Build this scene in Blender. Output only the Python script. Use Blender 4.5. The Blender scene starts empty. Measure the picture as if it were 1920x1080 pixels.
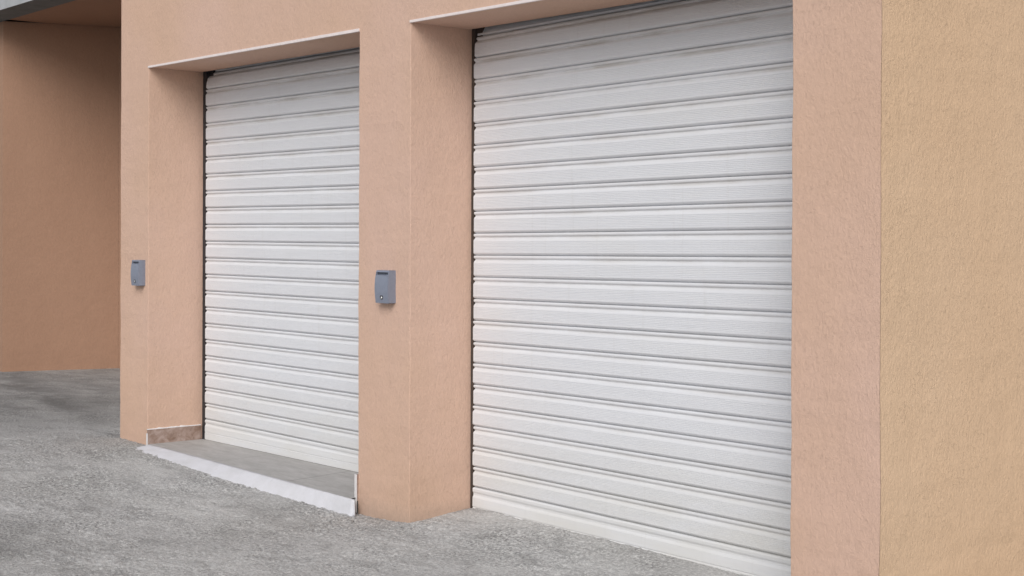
import bpy, bmesh, math, random
from mathutils import Matrix, Vector, noise
random.seed(4)
scene = bpy.context.scene
COL = scene.collection
EYE = 1.445

# ------------------------------------------------------------------ camera
cam = bpy.data.cameras.new('camera'); cob = bpy.data.objects.new('camera', cam); COL.objects.link(cob)
cam.sensor_width = 36.0
cam.lens = 2728.7 / 1920 * 36.0
cam.shift_y = -(540 - 456.7) / 1920
cam.clip_start = 0.05; cam.clip_end = 2000
yaw, pit, rol = 0.8602953, -0.0022601, 0.003527
fw = Vector((-math.sin(yaw) * math.cos(pit), math.cos(yaw) * math.cos(pit), math.sin(pit)))
rt = Vector((math.cos(yaw), math.sin(yaw), 0)); up = rt.cross(fw)
cr = math.cos(rol) * rt + math.sin(rol) * up
cu = -math.sin(rol) * rt + math.cos(rol) * up
M = Matrix((cr, cu, -fw)).transposed().to_4x4(); M.translation = Vector((0, -4.4, EYE))
cob.matrix_world = M
scene.camera = cob
scene.render.resolution_x = 1024; scene.render.resolution_y = 576

# ------------------------------------------------------------------ sky, sun, exposure
SUN_EL, SUN_AZ = math.radians(36), math.radians(141)      # azimuth clockwise from +Y
world = bpy.data.worlds.new('World'); scene.world = world; world.use_nodes = True
wn, wl = world.node_tree.nodes, world.node_tree.links
wn.clear()
sky = wn.new('ShaderNodeTexSky'); sky.sky_type = 'NISHITA'; sky.sun_disc = False
sky.sun_elevation = SUN_EL; sky.sun_rotation = SUN_AZ; sky.dust_density = 1.5; sky.ozone_density = 1.0
bw = wn.new('ShaderNodeRGBToBW'); mixw = wn.new('ShaderNodeMix'); mixw.data_type = 'RGBA'
mixw.inputs[0].default_value = 0.62                          # overcast: cloud takes most of the blue away
bg = wn.new('ShaderNodeBackground'); bg.inputs['Strength'].default_value = 0.098
wo = wn.new('ShaderNodeOutputWorld')
wl.new(sky.outputs[0], bw.inputs[0]); wl.new(sky.outputs[0], mixw.inputs[6]); wl.new(bw.outputs[0], mixw.inputs[7])
wl.new(mixw.outputs[2], bg.inputs['Color']); wl.new(bg.outputs[0], wo.inputs[0])
sl = bpy.data.lights.new('sun', 'SUN'); sl.energy = 1.8; sl.angle = math.radians(40); sl.color = (1.0, 0.972, 0.945)
so = bpy.data.objects.new('sun', sl); COL.objects.link(so)
sd = Vector((math.sin(SUN_AZ) * math.cos(SUN_EL), math.cos(SUN_AZ) * math.cos(SUN_EL), math.sin(SUN_EL)))
so.rotation_euler = sd.to_track_quat('Z', 'Y').to_euler(); so.location = (0, -10, 12)
vs = scene.view_settings
vs.view_transform = 'Standard'; vs.look = 'None'; vs.gamma = 1; vs.exposure = 0.26; vs.use_curve_mapping = False

# ------------------------------------------------------------------ node helpers
class NT:
    def __init__(s, name):
        s.m = bpy.data.materials.new(name); s.m.use_nodes = True
        s.n = s.m.node_tree.nodes; s.l = s.m.node_tree.links
        s.b = s.n['Principled BSDF']
        s.tc = s.n.new('ShaderNodeTexCoord').outputs['Object']
    def map(s, scale=(1, 1, 1), loc=(0, 0, 0), rot=(0, 0, 0), src=None):
        k = s.n.new('ShaderNodeMapping'); k.inputs['Scale'].default_value = scale; k.inputs['Location'].default_value = loc
        k.inputs['Rotation'].default_value = rot
        s.l.new(src or s.tc, k.inputs[0]); return k.outputs[0]
    def noise(s, vec, sc, det=4, rough=.55, dist=0.0, color=False):
        k = s.n.new('ShaderNodeTexNoise'); s.l.new(vec, k.inputs['Vector'])
        k.inputs['Scale'].default_value = sc; k.inputs['Detail'].default_value = det
        k.inputs['Roughness'].default_value = rough; k.inputs['Distortion'].default_value = dist
        return k.outputs['Color' if color else 'Fac']
    def vor(s, vec, sc, feat='F1', out='Distance', rnd=1.0):
        k = s.n.new('ShaderNodeTexVoronoi'); k.feature = feat; s.l.new(vec, k.inputs['Vector'])
        k.inputs['Scale'].default_value = sc; k.inputs['Randomness'].default_value = rnd; return k.outputs[out]
    def rng(s, v, a, b, c=0.0, d=1.0):
        k = s.n.new('ShaderNodeMapRange'); s.l.new(v, k.inputs[0])
        for i, x in enumerate((a, b, c, d)): k.inputs[i + 1].default_value = x
        return k.outputs[0]
    def math(s, op, a, b=None):
        k = s.n.new('ShaderNodeMath'); k.operation = op
        for i, x in enumerate((a, b)):
            if x is None: continue
            if isinstance(x, (int, float)): k.inputs[i].default_value = x
            else: s.l.new(x, k.inputs[i])
        return k.outputs[0]
    def mix(s, f, a, b, mode='MIX'):
        k = s.n.new('ShaderNodeMix'); k.data_type = 'RGBA'; k.blend_type = mode
        for i, x in ((0, f), (6, a), (7, b)):
            if isinstance(x, (int, float)): k.inputs[i].default_value = x
            elif isinstance(x, tuple): k.inputs[i].default_value = (*x, 1)
            else: s.l.new(x, k.inputs[i])
        return k.outputs[2]
    def bump(s, h, dist, strength=1.0, prev=None):
        k = s.n.new('ShaderNodeBump'); k.inputs['Distance'].default_value = dist; k.inputs['Strength'].default_value = strength
        s.l.new(h, k.inputs['Height'])
        if prev: s.l.new(prev, k.inputs['Normal'])
        return k.outputs[0]
    def sep(s, src=None):
        k = s.n.new('ShaderNodeSeparateXYZ'); s.l.new(src or s.tc, k.inputs[0]); return k.outputs
    def out(s, color, rough=.9, normal=None, spec=.25, metal=0.0):
        if isinstance(color, tuple): s.b.inputs['Base Color'].default_value = (*color, 1)
        else: s.l.new(color, s.b.inputs['Base Color'])
        if isinstance(rough, (int, float)): s.b.inputs['Roughness'].default_value = rough
        else: s.l.new(rough, s.b.inputs['Roughness'])
        s.b.inputs['Specular IOR Level'].default_value = spec; s.b.inputs['Metallic'].default_value = metal
        if normal: s.l.new(normal, s.b.inputs['Normal'])
        return s.m

def plaster(name, c1, c2, grain=1.0, depth=1.0, k=1.0):
    t = NT(name)
    warp = t.noise(t.tc, 9, 3, color=True)
    v = t.mix(0.018, t.tc, warp, 'ADD')
    w = t.noise(v, 66 * grain, 2, .55, 1.3)                  # short scratched furrows
    w2 = t.noise(t.map((1, 1, .55), (3, 1, 2), (.5, .35, .25), v), 80 * grain, 3, .7, .5)
    groove = t.rng(t.math('ABSOLUTE', t.math('SUBTRACT', w, .5)), .004, .030, 1, 0)
    gate = t.rng(t.noise(t.map((1, 1, 1), (7, 0, 3)), 60 * grain, 2, .6), .48, .60)
    area = t.rng(t.noise(t.tc, 3.1, 3), .36, .62, .35, 1.0)   # trowelled more and less smooth
    g = t.math('MULTIPLY', t.math('MULTIPLY', groove, gate), area)
    big = t.noise(t.tc, .9, 4)
    mid = t.noise(t.map((1, 1, .3)), 3.2, 4)
    col = t.mix(t.rng(big, .32, .68), c1, c2)
    col = t.mix(t.rng(mid, .35, .75, 0, .22), col, tuple(x * .86 for x in c1))
    col = t.mix(t.rng(w2, .50, .64, .0, .18 * k), col, tuple(min(1, x * 1.22) for x in c1))
    col = t.mix(t.rng(w2, .47, .36, .0, .16 * k), col, tuple(x * .74 for x in c1))
    col = t.mix(t.math('MULTIPLY', g, .10 * k), col, tuple(x * .52 for x in c1))  # furrow dirt, with crease occlusion painted into the colour
    z = t.sep()['Z']
    damp = t.math('MULTIPLY', t.rng(z, .0, .42, 1, 0), t.rng(t.noise(t.map((1, 1, 2.2)), 5, 4), .35, .7))
    col = t.mix(t.math('MULTIPLY', damp, .30), col, tuple(x * .62 for x in c1))
    foot = t.rng(t.math('ADD', z, t.math('MULTIPLY', w2, .05)), .035, .135, 1, 0)
    col = t.mix(t.math('MULTIPLY', foot, .38), col, (.28, .235, .20))
    h = t.math('ADD', t.math('MULTIPLY', g, -.38), t.math('MULTIPLY', w2, 2.3))
    n = t.bump(h, .0013 * depth, 1.0)
    n = t.bump(t.noise(t.tc, 7, 3), .012, .5, n)
    return t.out(col, .93, n, .15)

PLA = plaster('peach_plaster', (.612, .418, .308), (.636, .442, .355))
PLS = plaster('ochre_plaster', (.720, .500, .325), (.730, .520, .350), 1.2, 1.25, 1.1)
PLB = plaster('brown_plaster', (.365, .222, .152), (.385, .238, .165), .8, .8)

def mat_paint():
    t = NT('white_shutter_paint')
    st = t.noise(t.map((.8, 1, 55)), 3, 4, .6)
    pat = t.noise(t.map((.5, 1, 1.6)), 2.3, 4)
    fine = t.noise(t.map((1.5, 1, 240)), 4, 2)
    col = t.mix(t.rng(st, .35, .7), (.700, .712, .745), (.740, .750, .775))
    col = t.mix(t.rng(fine, .58, .72, 0, .10), col, (.58, .58, .59))
    col = t.mix(t.rng(pat, .55, .8, 0, .25), col, (.70, .685, .64))
    z = t.sep()['Z']
    low = t.math('MULTIPLY', t.rng(z, .05, .62, 1, 0), t.rng(t.noise(t.map((.6, 1, 3)), 4, 4), .3, .7, .35, 1))
    col = t.mix(t.math('MULTIPLY', low, .62), col, (.62, .60, .54))
    spots = t.rng(t.vor(t.map((1, 1, 1)), 9), .0, .022, 1, 0)
    col = t.mix(t.math('MULTIPLY', spots, .35), col, (.35, .28, .20))
    at_ = t.n.new('ShaderNodeAttribute'); at_.attribute_name = 'grime'
    gn = t.rng(t.noise(t.map((1.3, 1, 7), (2, 0, 1)), 2.2, 5, .65), .38, .68, .12, 1.0)
    gz = t.rng(z, 1.3, 2.4, .45, 1.0)
    col = t.mix(t.math('MULTIPLY', t.math('MULTIPLY', at_.outputs['Fac'], gn), t.math('MULTIPLY', gz, .62)), col, (.36, .315, .26))
    drip = t.rng(t.noise(t.map((34, 1, 1.1), (0, 0, 4)), 1.0, 3, .6), .60, .75)
    col = t.mix(t.math('MULTIPLY', drip, .13), col, (.50, .48, .44))
    return t.out(col, .52, t.bump(t.noise(t.map((.6, 1, 12)), 5, 3), .002, .35), .4)
PAINT = mat_paint()

def mat_simple(name, col, rough=.6, var=.15, sc=25, spec=.4, metal=0.0, bump=.0008):
    t = NT(name)
    n = t.noise(t.tc, sc, 5, .6)
    c = t.mix(t.rng(n, .3, .7), tuple(x * (1 - var) for x in col), tuple(min(1, x * (1 + var)) for x in col))
    return t.out(c, rough, t.bump(n, bump, .6), spec, metal)
BLACK = mat_simple('black_rail', (.028, .028, .032), .55, .3, 12)
BROWNRAIL = mat_simple('dark_brown_seal', (.060, .045, .038), .7, .3, 12)
GREYP = mat_simple('grey_housing', (.225, .248, .312), .42, .06, 40, .5, 0, .0003)
GREYD = mat_simple('grey_slot', (.085, .095, .125), .5, .06, 40, .4, 0, .0003)
STEEL = mat_simple('lock_steel', (.75, .75, .76), .25, .08, 60, .5, .9, .0002)
HOLE = mat_simple('lock_ring', (.05, .055, .065), .5, .1, 60)
TRIM = mat_simple('white_trim', (.78, .70, .68), .6, .05, 30)
GROUT = mat_simple('white_grout', (.70, .68, .68), .8, .06, 60, .2, 0, .002)
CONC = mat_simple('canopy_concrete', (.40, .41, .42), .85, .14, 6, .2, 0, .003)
CONC_SHADE = mat_simple('canopy_concrete_shaded', (.17, .18, .18), .85, .14, 6, .2, 0, .003)  # same concrete, with the underside's shade put into a darker colour

def mat_marble():
    t = NT('brown_marble_tile')
    a = t.noise(t.map((1, 1, 1.3)), 13, 6, .65, .8)
    b = t.noise(t.tc, 34, 4, .6, .4)
    c = t.mix(t.rng(a, .35, .65), (.24, .155, .115), (.42, .32, .28))
    c = t.mix(t.rng(b, .55, .75, 0, .6), c, (.17, .11, .08))
    return t.out(c, .45, None, .4)
MARBLE = mat_marble()

def mat_tile():
    t = NT('grey_stone_tile')
    a = t.noise(t.map((1, 4, 1), (0, 0, 0), (0, 0, .5)), 5, 6, .65, .5)
    b = t.noise(t.tc, 40, 3)
    c = t.mix(t.rng(a, .3, .7), (.33, .32, .31), (.46, .45, .44))
    c = t.mix(t.rng(b, .5, .75, 0, .2), c, (.22, .20, .19))
    x = t.sep()['X']
    j = t.math('ABSOLUTE', t.math('SUBTRACT', t.math('MODULO', t.math('ADD', x, 20.0 - .0), 1.0), .0))
    k = t.rng(t.math('ABSOLUTE', t.math('ADD', x, 7.0)), .0015, .0035, 1, 0)
    k2 = t.rng(t.math('ABSOLUTE', t.math('ADD', x, 7.85)), .0015, .003, .6, 0)
    c = t.mix(t.math('MAXIMUM', k, k2), c, (.13, .12, .115))
    return t.out(c, .62, t.bump(b, .0008, .6), .35)
TILE = mat_tile()

def mat_cement():
    t = NT('white_painted_cement')
    a = t.noise(t.map((1, 1, 1)), 9, 6, .65)
    b = t.noise(t.map((3, .6, 1)), 42, 4, .6)
    c = t.mix(t.rng(a, .3, .72), (.66, .66, .70), (.58, .58, .60))
    c = t.mix(t.rng(b, .58, .78, 0, .45), c, (.46, .45, .44))
    sp = t.rng(t.vor(t.tc, 28), 0, .06, 1, 0)
    c = t.mix(t.math('MULTIPLY', sp, .35), c, (.30, .28, .27))
    h = t.math('ADD', a, t.math('MULTIPLY', b, .5))
    return t.out(c, .85, t.bump(h, .006, .7), .2)
CEMENT = mat_cement()

def mat_ground():
    t = NT('rough_asphalt')
    v = t.mix(.02, t.tc, t.noise(t.tc, 14, 3, color=True), 'ADD')
    vv = t.map((1, 1, 1), (0, 0, 0), (0, 0, .45), v)
    grit = t.noise(vv, 62, 4, .8, .3)
    grit2 = t.noise(t.map((1, 1.6, 1), (4, 2, 0), (0, 0, .3), v), 46, 3, .65, .4)
    stone = t.vor(t.tc, 90)
    big = t.noise(t.tc, .55, 4, .55)
    mid = t.noise(t.map((1, 1.8, 1), (0, 0, 0), (0, 0, -.6)), 2.1, 5, .6, .4)
    c = t.mix(t.rng(mid, .3, .7), (.430, .425, .420), (.540, .535, .530))
    c = t.mix(t.rng(big, .42, .60, 0, .50), c, (.34, .335, .32))
    worn = t.rng(t.noise(t.map((1, 1, 1), (5, 3, 0)), 2.2, 4), .40, .60, .45, 1.0)    # smooth and gritty patches
    lite = t.math('MULTIPLY', t.rng(grit, .51, .60), worn)
    dark = t.math('MULTIPLY', t.rng(grit, .48, .38), worn)
    pit = t.math('MULTIPLY', t.rng(grit2, .40, .33), worn)
    c = t.mix(t.math('MULTIPLY', lite, .75), c, (.82, .82, .80))
    c = t.mix(t.math('MULTIPLY', dark, .70), c, (.155, .15, .148))
    c = t.mix(t.math('MULTIPLY', pit, .75), c, (.085, .08, .078))
    pale = t.rng(t.noise(t.map((1, 1.5, 1), (9, 1, 0), (0, 0, .5)), 1.15, 5, .6, .3), .50, .64)
    c = t.mix(t.math('MULTIPLY', pale, .42), c, (.66, .655, .64))
    blot = t.rng(t.noise(t.map((1, 2.2, 1), (2, 8, 0), (0, 0, .6)), 3.4, 5, .65, .5), .53, .66)
    c = t.mix(t.math('MULTIPLY', blot, .38), c, (.21, .205, .20))
    # oily tyre streaks and recess shade painted into the ground colour on the left
    p = t.sep()
    dd = t.math('ADD', t.math('MULTIPLY', p['X'], .23), t.math('ADD', p['Y'], 2.05))
    wob = t.math('MULTIPLY', t.math('SUBTRACT', mid, .5), .5)
    st = t.rng(t.math('ABSOLUTE', t.math('ADD', dd, wob)), .04, .22, 1, 0)
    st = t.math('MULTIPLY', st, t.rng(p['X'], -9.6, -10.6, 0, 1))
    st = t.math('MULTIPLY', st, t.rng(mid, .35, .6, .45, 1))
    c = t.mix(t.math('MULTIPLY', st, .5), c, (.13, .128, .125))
    recess_shade = t.math('MULTIPLY', t.rng(p['X'], -8.2, -11.5, 0, 1), t.rng(mid, .3, .6, .25, 1))
    c = t.mix(t.math('MULTIPLY', recess_shade, .60), c, (.15, .147, .143))  # occlusion of the enclosed recess, darkened into the asphalt colour
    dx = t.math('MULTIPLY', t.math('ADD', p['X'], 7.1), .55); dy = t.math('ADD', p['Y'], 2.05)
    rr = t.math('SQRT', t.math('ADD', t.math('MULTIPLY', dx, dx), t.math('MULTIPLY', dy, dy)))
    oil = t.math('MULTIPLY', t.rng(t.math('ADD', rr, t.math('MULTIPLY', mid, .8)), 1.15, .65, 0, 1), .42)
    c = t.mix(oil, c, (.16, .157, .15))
    h = t.math('ADD', t.math('MULTIPLY', grit, t.math('MULTIPLY', worn, 1.0)), t.math('MULTIPLY', grit2, .8))
    n = t.bump(h, .012, 1.0)
    n = t.bump(mid, .05, .4, n)
    return t.out(c, .92, n, .2)
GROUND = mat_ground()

# ------------------------------------------------------------------ mesh helpers
def link(name, bm, mats, parent=None, smooth=False, recalc=True):
    if recalc: bmesh.ops.recalc_face_normals(bm, faces=bm.faces)
    me = bpy.data.meshes.new(name); bm.to_mesh(me); bm.free()
    for m in (mats if isinstance(mats, (list, tuple)) else [mats]): me.materials.append(m)
    if smooth:
        for p in me.polygons: p.use_smooth = True
    o = bpy.data.objects.new(name, me); COL.objects.link(o)
    if parent: o.parent = parent
    return o
def thing(name, label, cat, loc=(0, 0, 0), group=None):
    o = bpy.data.objects.new(name, None); COL.objects.link(o); o.location = loc; o.empty_display_size = .2
    o['label'] = label; o['category'] = cat
    if group: o['group'] = group
    return o
def part(name, bm, mats, parent, **k):
    o = link(name, bm, mats, None, **k)
    # meshes are written in world coordinates; take the ancestors' offset out
    off = Vector((0, 0, 0)); q = parent
    while q: off += q.location; q = q.parent
    o.location = -off; o.parent = parent
    return o
def prism(bm, poly, z0, z1, mi=0):
    """vertical prism over an XY polygon"""
    a = [bm.verts.new((x, y, z0)) for x, y in poly]; b = [bm.verts.new((x, y, z1)) for x, y in poly]
    fs = [bm.faces.new(a[::-1]), bm.faces.new(b)]
    n = len(poly)
    for i in range(n): fs.append(bm.faces.new((a[i], a[(i + 1) % n], b[(i + 1) % n], b[i])))
    for f in fs: f.material_index = mi
    return a + b
def box(bm, x0, x1, y0, y1, z0, z1, mi=0): return prism(bm, [(x0, y0), (x1, y0), (x1, y1), (x0, y1)], z0, z1, mi)
def bevel(bm, w, seg=2, ang=30):
    bm.normal_update()
    e = [e for e in bm.edges if len(e.link_faces) == 2 and e.calc_face_angle(0) > math.radians(ang)]
    bmesh.ops.bevel(bm, geom=e, offset=w, segments=seg, affect='EDGES', profile=.5, clamp_overlap=True)
def slice_up(bm, axis, a, b, step):
    n = Vector((0, 0, 0)); n[axis] = 1; x = a
    while x < b:
        co = Vector((0, 0, 0)); co[axis] = x
        bmesh.ops.bisect_plane(bm, geom=bm.verts[:] + bm.edges[:] + bm.faces[:], plane_co=co, plane_no=n, dist=1e-5); x += step
def wobble(bm, amp, sc, only=None):
    for v in bm.verts:
        if only and not only(v.co): continue
        d = noise.noise_vector(v.co * sc)
        v.co.x += d.x * amp; v.co.y += d.y * amp

# ------------------------------------------------------------------ ground
X0, X1, X2, X3, X4, X5 = -9.158, -8.757, -6.355, -5.902, -3.489, -3.089
DY = 0.3928                                   # depth of the door recesses
FLOOR = .105
def lerp(p, x):
    if x <= p[0][0]: return p[0][1]
    for (a, b), (c, d) in zip(p, p[1:]):
        if x <= c: return b + (d - b) * (x - a) / (c - a)
    return p[-1][1]
ZB = [(-60, .10), (-9.16, .106), (-8.77, .098), (-6.35, -.003), (-5.9, .002), (-4.1, -.03), (0, -.10), (40, -.3)]
def zg(x, y):
    z = lerp(ZB, x)
    r = max(0, min(1, (x + 6.2) / .35)) * max(0, min(1, (y + .12) / .5))
    z += r * .055
    if x < -9.5 and y > 0: z -= .0
    if y < -.3 and x < -6: z -= .0
    return z + .006 * noise.noise(Vector((x * 1.6, y * 1.6, 3))) + .003 * noise.noise(Vector((x * 5, y * 5, 1)))
def fine(a, b, st): return [a + st * i for i in range(int((b - a) / st))]
xs = [-600, -200, -80, -40, -24] + fine(-18, -10, .1) + fine(-10, -3.6, .0115) + fine(-3.6, 2, .1) + [3, 6, 12, 30, 80, 200, 600]
ys = [-600, -200, -80, -30, -12] + fine(-7, -2.2, .1) + fine(-2.2, .42, .0115) + fine(.42, 3.5, .1) + [4, 6, 10, 20, 40, 80, 200, 600]
def grit(x, y):
    """gravelly relief, rougher in some patches than in others"""
    if not (-10.2 < x < -3.4 and -2.4 < y < .45): return 0
    a = noise.noise(Vector((x * 2.2, y * 2.2, 7))) * .6 + noise.noise(Vector((x * 7, y * 7, 2))) * .35
    r = max(.28, min(1.25, .75 + a * 1.7))
    n1 = noise.noise(Vector((x * 38 + y * 9, y * 38, 0))); n2 = noise.noise(Vector((x * 21, y * 21, 4)))
    h = abs(n1) * .9 - .25 + n2 * .5
    edge = min(1, (x + 10.2) / .6, (-3.4 - x) / .3, (y + 2.4) / .2)
    return .0115 * r * h * max(0, edge)
bm = bmesh.new()
g = [[bm.verts.new((x, y, zg(x, y) + grit(x, y))) for x in xs] for y in ys]
for j in range(len(ys) - 1):
    for i in range(len(xs) - 1): bm.faces.new((g[j][i], g[j][i + 1], g[j + 1][i + 1], g[j + 1][i]))
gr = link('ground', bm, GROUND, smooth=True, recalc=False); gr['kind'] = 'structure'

# ------------------------------------------------------------------ garage building
B = thing('garage_building', 'peach plastered garage building with two recessed white roller doors and ochre side wall', 'building', (X0, 0, 0))
def zl(x): return 2.543 - .0075 * (x + 5.9)    # underside of the lintels, a hair out of level
TOP = 5.6
bm = bmesh.new()
def Q(*p, mi=0):
    f = bm.faces.new([bm.verts.new(q) for q in p]); f.material_index = mi
def front(x0, x1, z0a, z0b, z1): Q((x0, 0, z0a), (x1, 0, z0b), (x1, 0, z1), (x0, 0, z1))
BK = .62                                       # how far the reveals run in
front(X0, X1, -.4, -.4, zl(X1)); front(X2, X3, -.4, -.4, zl(X2)); front(X4, X5, -.4, -.4, zl(X4))
def band(x0, x1, za, zb): Q((x0, 0, za), (x1, 0, zb), (x1, 0, TOP), (x0, 0, TOP))
band(X0, X1, zl(X1), zl(X1)); band(X1, X2, zl(X1), zl(X2)); band(X2, X3, zl(X2), zl(X2)); band(X3, X4, zl(X3), zl(X4)); band(X4, X5, zl(X4), zl(X4))
# second skin positions for X3 lintel start
for a, b in ((X1, X2), (X3, X4)):
    for c in (a, b):
        Q((c, 0, -.4), (c, DY - .012, -.4), (c, DY - .012, zl(c)), (c, 0, zl(c)))
        Q((c, DY - .012, -.4), (c, BK + .25, -.4), (c, BK + .25, zl(c)), (c, DY - .012, zl(c)))
        Q((c, DY - .012, zl(c)), (c, BK + .25, zl(c)), (c, BK + .25, zl(c) + .45), (c, DY - .012, zl(c) + .45))
    Q((a, 0, zl(a)), (b, 0, zl(b)), (b, DY - .012, zl(b)), (a, DY - .012, zl(a)))
    Q((a, DY - .012, zl(a)), (b, DY - .012, zl(b)), (b, DY - .012, zl(b) + .45), (a, DY - .012, zl(a) + .45))
    Q((a, DY - .012, zl(a) + .45), (b, DY - .012, zl(b) + .45), (b, BK + .25, zl(b) + .45), (a, BK + .25, zl(a) + .45))
    Q((a, BK + .25, -.4), (b, BK + .25, -.4), (b, BK + .25, zl(b) + .45), (a, BK + .25, zl(a) + .45))
Q((X0, 0, -.4), (X0, 9, -.4), (X0, 9, TOP), (X0, 0, TOP))
bmesh.ops.remove_doubles(bm, verts=bm.verts, dist=.006)
bmesh.ops.recalc_face_normals(bm, faces=bm.faces)
e = [e for e in bm.edges if len(e.link_faces) == 2 and abs(e.calc_face_angle(0)) > 1
     and all(abs(v.co.y) < .01 for v in e.verts) and abs(e.verts[0].co.z - e.verts[1].co.z) > .3]
bmesh.ops.bevel(bm, geom=e, offset=.0032, segments=2, affect='EDGES', profile=.5)
slice_up(bm, 2, -.3, 2.6, .05)
wobble(bm, .0035, 3.3, lambda c: c.z < zl(c.x) - .03 and c.y < .02)
wobble(bm, .0018, 13, lambda c: c.z < zl(c.x) - .03 and c.y < .02)
part('wall', bm, PLA, B, recalc=False)
# side wall, roof and back closing the block
bm = bmesh.new()
v = [bm.verts.new(p) for p in ((X5, .001, -.4), (X5, 9, -.4), (X5, 9, TOP), (X5, .001, TOP))]
bm.faces.new(v)
slice_up(bm, 2, -.3, 3.2, .05)
wobble(bm, .0035, 3.3, lambda c: c.y < .02 and c.z < zl(c.x) - .03)
wobble(bm, .0018, 13, lambda c: c.y < .02 and c.z < zl(c.x) - .03)
for v in bm.verts: v.co.x += .0005
o = part('side_wall', bm, PLS, B); o['label'] = 'coarse ochre plaster side wall beside the right pier'
bm = bmesh.new(); box(bm, X0 - .15, X5 + .15, -.15, 9.1, TOP, TOP + .25); part('roof', bm, CONC, B)
bm = bmesh.new(); box(bm, X0 + .01, X5 - .01, 8.8, 9.0, -.4, TOP - .002); part('back_wall', bm, PLA, B)

# white edge profile under each lintel
for a, b, lab in ((X1, X2, 'white edge strip over the narrow left roller door'), (X3, X4, 'white edge strip over the wide right roller door')):
    bm = bmesh.new()
    n = 40; pr = []
    for i in range(n + 1):
        x = a - .004 + (b - a + .004) * i / n
        th = .010 + .0035 * (i / n) + .0012 * noise.noise(Vector((x * 9, 0, 0)))
        z = zl(x) + .0005
        pr.append([bm.verts.new((x, -.005, z - .002)), bm.verts.new((x, -.005, z + th)), bm.verts.new((x, .004, z + th + .001)), bm.verts.new((x, .010, z - .002))])
    for p, q in zip(pr, pr[1:]):
        for k in range(4): bm.faces.new((p[k], p[(k + 1) % 4], q[(k + 1) % 4], q[k]))
    bm.faces.new(pr[0]); bm.faces.new(pr[-1][::-1])
    o = part('edge_strip', bm, TRIM, B); o['label'] = lab

# ------------------------------------------------------------------ roller doors
RL = [2.6171, 2.505, 2.3923, 2.279, 2.1653, 2.0512, 1.9369, 1.8224, 1.7079, 1.5935, 1.4792, 1.3652, 1.2516, 1.1385, 1.026, 0.9141, 0.8031, 0.6929, 0.5838, 0.4757, 0.3689, 0.2634, 0.1593, 0.0567, -0.0442]
RR = [2.645, 2.5307, 2.4161, 2.3013, 2.1861, 2.0709, 1.9555, 1.84, 1.7245, 1.609, 1.4936, 1.3784, 1.2633, 1.1484, 1.0339, 0.9196, 0.8058, 0.6923, 0.5794, 0.4669, 0.3551, 0.2439, 0.1334, 0.0236, -0.0854]
LL = [2.6738, 2.5595, 2.4454, 2.3314, 2.2176, 2.104, 1.9907, 1.8776, 1.7649, 1.6526, 1.5406, 1.4291, 1.318, 1.2075, 1.0975, 0.988, 0.8792, 0.7711, 0.6636, 0.5569, 0.4509, 0.3457, 0.2414]
LR = [2.6747, 2.5569, 2.44, 2.324, 2.2089, 2.0945, 1.9808, 1.8679, 1.7556, 1.6439, 1.5327, 1.4221, 1.312, 1.2023, 1.093, 0.9841, 0.8755, 0.7671, 0.6589, 0.551, 0.4431, 0.3354, 0.2277]
PROF = [(0, .018), (.010, .0060), (.03, .0025), (.06, .0010), (.10, .0012), (.135, .0030), (.165, .0068), (.20, .0075), (.235, .0055), (.275, .0028), (.32, .0008), (.355, 0)]
for k in range(7):
    s = .385 + k * .068
    PROF += [(s, 0), (s + .010, .0016), (s + .020, 0)]
PROF += [(.87, 0), (.90, .0015), (.935, .0045), (.968, .0095), (.99, .018)]
def curtain(bm, xa, xb, za, zb, notch, bottom=None):
    """slats between seam heights za (at xa) and zb (at xb); bottom = heights of the last edge"""
    NX = 24
    rows = []; gl = bm.verts.layers.float.get('grime') or bm.verts.layers.float.new('grime')
    def add(zL, zR, d, xoff, jit, dirt=0.0):
        r = []
        for i in range(NX + 1):
            f = i / NX; x = xa + xoff + (xb - xa - xoff) * f
            tb = max(0, (zL + (zR - zL) * f - zl(x) + .11) / .11); bend = min(.12, .035 * tb * tb)     # the curtain bends back towards its drum
            y = DY + d + bend + .0010 * noise.noise(Vector((x * 1.1, zL * 1.3, 5))) + jit * (f - .5)
            v = bm.verts.new((x, y, zL + (zR - zL) * f)); v[gl] = dirt; r.append(v)
        rows.append(r)
    for k in range(len(za) - 1):
        gL, gR = za[k + 1] - za[k], zb[k + 1] - zb[k]
        side = random.uniform(-.001, .001); jit = random.uniform(-.0008, .0008)
        shift = .004 * (k % 2)
        for s, d in PROF:
            tri = max(0, 1 - abs(s - .19) / .085)
            add(za[k] + gL * s, zb[k] + gR * s, d, shift + side + notch * tri, jit, 1.0 if (.12 < s < .25 or s < .02) else (.35 if s < .3 else 0.0))
    add(za[-1], zb[-1], .020, 0, 0)
    if bottom:                                  # flat bottom slat with one step
        (zL, zR) = bottom; gL, gR = zL - za[-1], zR - zb[-1]
        for s, d in ((.02, .0045), (.06, .001), (.14, .0015), (.2, .006), (.26, .006), (.34, .001), (.62, 0), (.635, .003), (.66, .003), (.675, 0), (1, 0)):
            add(za[-1] + gL * s, zb[-1] + gR * s, d, 0, 0)
        add(zL, zR, .02, 0, 0)
    for a, b in zip(rows, rows[1:]):
        for i in range(NX): bm.faces.new((a[i], b[i], b[i + 1], a[i + 1]))
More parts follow.
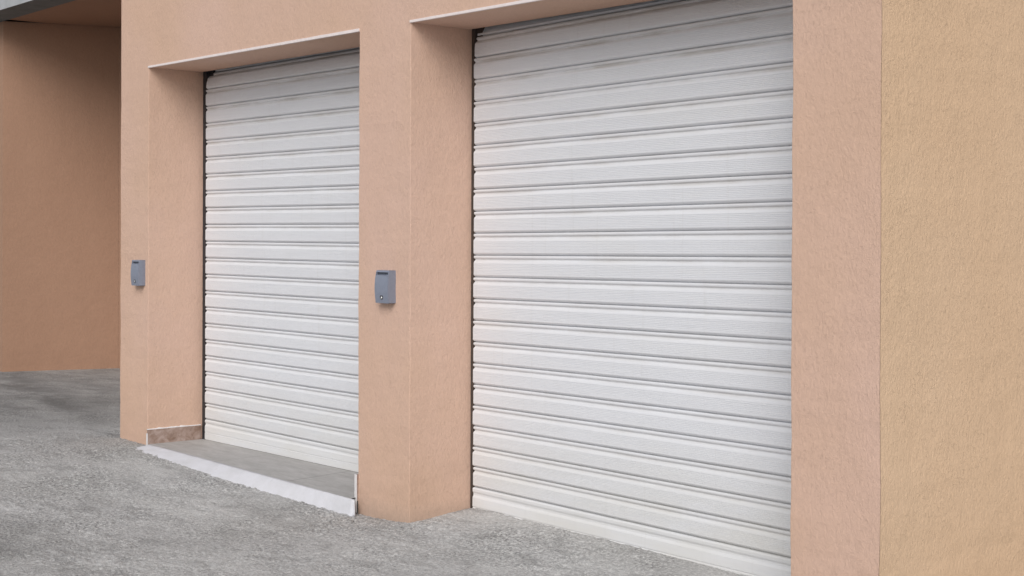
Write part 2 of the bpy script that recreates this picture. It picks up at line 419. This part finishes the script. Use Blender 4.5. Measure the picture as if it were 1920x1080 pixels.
def door(xa, xb, opx, za, zb, notch, bottom, lab, railmat, railx):
    bm = bmesh.new(); curtain(bm, xa, xb, za, zb, notch, bottom)
    D = part('roller_door', bm, PAINT, B, recalc=False); D['label'] = lab
    bm = bmesh.new(); box(bm, opx, xa + .001, DY + .003, DY + .06, -.1, 2.75); box(bm, xa + .001, railx, DY + .024, DY + .06, -.1, 2.62)
    r = part('guide_rail', bm, railmat, D)
    bm = bmesh.new(); box(bm, xb - .03, xb + .05, DY + .026, DY + .06, -.1, 2.62)
    r = part('guide_rail', bm, railmat, D)
    # roller hood hidden behind the lintel
    bm = bmesh.new(); 
    vs_ = [bm.verts.new((x, DY + .20 + .11 * math.sin(a * math.pi / 8), 2.80 + .11 * math.cos(a * math.pi / 8))) for x in (xa, xb) for a in range(16)]
    for a in range(16): bm.faces.new((vs_[a], vs_[(a + 1) % 16], vs_[16 + (a + 1) % 16], vs_[16 + a]))
    part('roller_drum', bm, BLACK, D)
    return D
ext = lambda a, b, xa, xb, x: [p + (q - p) * (x - xa) / (xb - xa) for p, q in zip(a, b)]
xr = X4 - .005
door(-8.7135, X2 - .005, X1 + .001, LL, ext(LL, LR, -8.7066, -6.925, X2 - .005), .008, (.1075, .1065),
     'narrow white roller door above the tiled doorstep', BLACK, -8.66)
door(-5.879, xr, X3 + .001, RL[:23], ext(RL, RR, -5.885, -3.801, xr)[:23], .007, (-.002, -.030),
     'wide white roller door reaching down to the rough asphalt', BROWNRAIL, -5.84)

# ------------------------------------------------------------------ skirting tiles in the left doorway
bm = bmesh.new()
box(bm, X1 - .002, X1 + .011, -.004, DY - .012, FLOOR - .03, FLOOR + .094, 0)
n = 22; top = []
for i in range(n + 1):                           # ragged white grout on the top edge
    y = -.006 + (DY - .004) * i / n
    h = .003 + .004 * abs(noise.noise(Vector((y * 22, 3, 0)))) + (.005 if .2 < i / n < .85 else 0) * random.random()
    top.append([bm.verts.new((X1 - .002, y, FLOOR + .0945)), bm.verts.new((X1 + .012, y, FLOOR + .0945)), bm.verts.new((X1 + .010, y, FLOOR + .097 + h * .3)), bm.verts.new((X1 - .002, y, FLOOR + .096 + h))])
for p, q in zip(top, top[1:]):
    for k in range(4):
        f = bm.faces.new((p[k], p[(k + 1) % 4], q[(k + 1) % 4], q[k])); f.material_index = 1
for e_ in (top[0], top[-1]):
    f = bm.faces.new(e_); f.material_index = 1
box(bm, X1 - .004, X1 + .0095, -.009, -.0045, FLOOR - .02, FLOOR + .070, 1)
o = part('skirting_tile', bm, [MARBLE, GROUT], B); o['label'] = 'brown marbled skirting tile with white grout at the left reveal'
bm = bmesh.new()
box(bm, X2 - .014, X2 + .003, -.008, DY - .012, FLOOR - .04, FLOOR + .100, 0)
box(bm, X2 - .015, X2 + .004, -.012, -.0085, FLOOR - .10, FLOOR + .101, 1)
o = part('skirting_tile', bm, [MARBLE, GROUT], B); o['label'] = 'white edged skirting tile end beside the middle pillar'

# ------------------------------------------------------------------ doorstep
S = thing('doorstep', 'grey tiled doorstep with sloping white cement edge under the left roller door', 'doorstep', (-7.55, 0, FLOOR))
def fall(x): return lerp([(-8.4, 0), (-7.3, .010), (-6.3, .024)], x)
def ytop(x): return lerp([(-8.76, -.004), (-8.0, -.016), (-7.3, -.034), (-6.3, -.048)], x) + .003 * noise.noise(Vector((x * 6, 0, 0)))
bm = bmesh.new(); n = 60
xsx = [X1 + .002 + (X2 - .002 - X1 - .002) * i / n for i in range(n + 1)]
a = [bm.verts.new((x, ytop(x), FLOOR - fall(x))) for x in xsx]; b = [bm.verts.new((x, DY + .03, FLOOR)) for x in xsx]
c_ = [bm.verts.new((x, DY + .03, -.1)) for x in xsx]; d_ = [bm.verts.new((x, ytop(x), -.1)) for x in xsx]
for i in range(n):
    bm.faces.new((a[i], a[i + 1], b[i + 1], b[i])); bm.faces.new((b[i], b[i + 1], c_[i + 1], c_[i])); bm.faces.new((d_[i], d_[i + 1], a[i + 1], a[i]))
part('tile_floor', bm, TILE, S)
bm = bmesh.new(); n = 110; rows = []
xe0, xe1 = -8.712, -6.318
def ybot(x): return lerp([(-8.75, -.150), (-8.27, -.162), (-7.63, -.152), (-7.35, -.138), (-7.09, -.120), (-6.78, -.100), (-6.41, -.074), (-6.3, -.068)], x)
for i in range(n + 1):
    x = xe0 + (xe1 - xe0) * i / n
    yt = ytop(x); yb = ybot(x) + .003 * noise.noise(Vector((x * 7, 1, 0))) + .005 * noise.noise(Vector((x * 31, 2, 0)))
    zt = FLOOR - fall(x) + .0015 + .001 * noise.noise(Vector((x * 15, 4, 0))); 
    r = []
    for k in range(9):
        f = k / 8
        y = yt + (yb - yt) * f
        zb = zg(x, yb) - .006
        z = zt + (zb - zt) * (f ** 1.25 if x < -6.9 else f ** (1.25 + (x + 6.9) * .8))
        z += .0025 * noise.noise(Vector((x * 9, y * 25, 0))) * (1 if 0 < k < 8 else 0)
        r.append(bm.verts.new((x + (k / 8) * .035 * (1 if i == n else 0), y, max(z, zg(x, y) - .008))))
    rows.append([bm.verts.new((x, yt + .006, FLOOR - .045))] + r)
for p, q in zip(rows, rows[1:]):
    for k in range(9): bm.faces.new((p[k], p[k + 1], q[k + 1], q[k]))
base = [bm.verts.new((v_.co.x - .0, v_.co.y, -.15)) for v_ in rows[-1]]
for k in range(9): bm.faces.new((rows[-1][k], base[k], base[k + 1], rows[-1][k + 1]))
part('cement_edge', bm, CEMENT, S, smooth=True)

# ------------------------------------------------------------------ key switches
def key_switch(x1, z0, lab, w=.118, h=.168, d=.046):
    t = thing('key_switch', lab, 'key switch', (x1 - w / 2, 0, z0), 'grey key switches on the pillars')
    # side outline (y outwards negative), extruded along x; slot near the top
    N = 14
    def yf(f): return -(d + .009 * math.sin(math.pi * min(1, max(0, f))) - .004 * f)
    pts = [(0.0, 0.0)] 
    zs = [i / N for i in range(N + 1)]
    prof = [(yf(f) * 1.0, f * h) for f in zs if f <= .84]
    prof += [(yf(.84), .845 * h), (yf(.84) + .012, .862 * h), (yf(.9) + .014, .925 * h), (yf(.94) - .001, .94 * h), (yf(1.0), .985 * h), (yf(1) + .003, h)]
    ins = [(yf(f), f * h) for f in zs if f <= .84] + [(yf(.86), .86 * h), (yf(.93), .93 * h), (yf(.94), .94 * h), (yf(1.0), .985 * h), (yf(1) + .003, h)]
    x0 = x1 - w
    bm = bmesh.new()
    def slab(xa, xb, pr):
        poly = [(0.004, 0.0)] + pr + [(0.004, h)]
        A = [bm.verts.new((xa, y, z0 + z)) for y, z in poly]; Bv = [bm.verts.new((xb, y, z0 + z)) for y, z in poly]
        bm.faces.new(A); bm.faces.new(Bv[::-1])
        for i in range(len(poly)): bm.faces.new((A[i], Bv[i], Bv[(i + 1) % len(poly)], A[(i + 1) % len(poly)]))
    slab(x0, x0 + .005, ins); slab(x1 - .007, x1, ins); slab(x0 + .0052, x1 - .0072, prof)
    bmesh.ops.recalc_face_normals(bm, faces=bm.faces)
    bm.normal_update()
    ed = [e for e in bm.edges if len(e.link_faces) == 2 and e.calc_face_angle(0) > .5 and (all(abs(v.co.x - x0) < 1e-4 for v in e.verts) or all(abs(v.co.x - x1) < 1e-4 for v in e.verts))]
    bmesh.ops.bevel(bm, geom=ed, offset=.002, segments=2, affect='EDGES')
    part('housing', bm, GREYP, t)
    bm = bmesh.new(); box(bm, x0 + .008, x1 - .009, yf(.9) + .010, yf(.9) + .013, z0 + .868 * h, z0 + .922 * h)
    part('slot', bm, GREYD, t)
    def disc(y0, y1, r, cx, cz, bm):
        n = 20
        A = [bm.verts.new((cx + r * math.cos(k * math.tau / n), y0, cz + r * math.sin(k * math.tau / n))) for k in range(n)]
        Bv = [bm.verts.new((cx + r * math.cos(k * math.tau / n), y1, cz + r * math.sin(k * math.tau / n))) for k in range(n)]
        bm.faces.new(A); bm.faces.new(Bv[::-1])
        for k in range(n): bm.faces.new((A[k], Bv[k], Bv[(k + 1) % n], A[(k + 1) % n]))
    cx, cz = x0 + w * .52, z0 + h * .17; yy = yf(.17)
    bm = bmesh.new(); disc(yy - .0012, yy + .004, .0135, cx, cz + .003, bm)
    L_ = part('lock', bm, HOLE, t)
    bm = bmesh.new(); disc(yy - .004, yy, .0075, cx + .001, cz - .001, bm); bevel(bm, .001, 1)
    part('key_barrel', bm, STEEL, L_)
    # wire grommet underneath
    return t
key_switch(-6.022, EYE - .324, 'grey key switch on the middle pillar between the two roller doors', w=.115)
key_switch(-8.800, EYE - .306, 'grey key switch on the leftmost pillar beside the dark passage', w=.108, d=.044)

# ------------------------------------------------------------------ shaded side building on the left
W = thing('side_building', 'shaded brown plaster walls under a grey concrete canopy left of the garage', 'building', (-14.2, 1.3, 0))
def at(y, ): return lerp([(1.255, -14.434), (2.35, -14.05)], y)
CZ = 3.63
bm = bmesh.new()
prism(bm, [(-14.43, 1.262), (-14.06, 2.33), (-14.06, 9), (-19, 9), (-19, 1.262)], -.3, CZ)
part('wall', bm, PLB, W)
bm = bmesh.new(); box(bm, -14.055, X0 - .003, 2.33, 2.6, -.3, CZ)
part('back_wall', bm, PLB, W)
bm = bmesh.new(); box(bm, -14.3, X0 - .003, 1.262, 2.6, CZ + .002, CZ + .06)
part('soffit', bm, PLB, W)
bm = bmesh.new()
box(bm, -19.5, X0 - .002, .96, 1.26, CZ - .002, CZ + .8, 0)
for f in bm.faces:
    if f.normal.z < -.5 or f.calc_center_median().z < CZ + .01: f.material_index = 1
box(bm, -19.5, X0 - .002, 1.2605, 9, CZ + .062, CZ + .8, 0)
o = part('canopy_slab', bm, [CONC, CONC_SHADE], W)
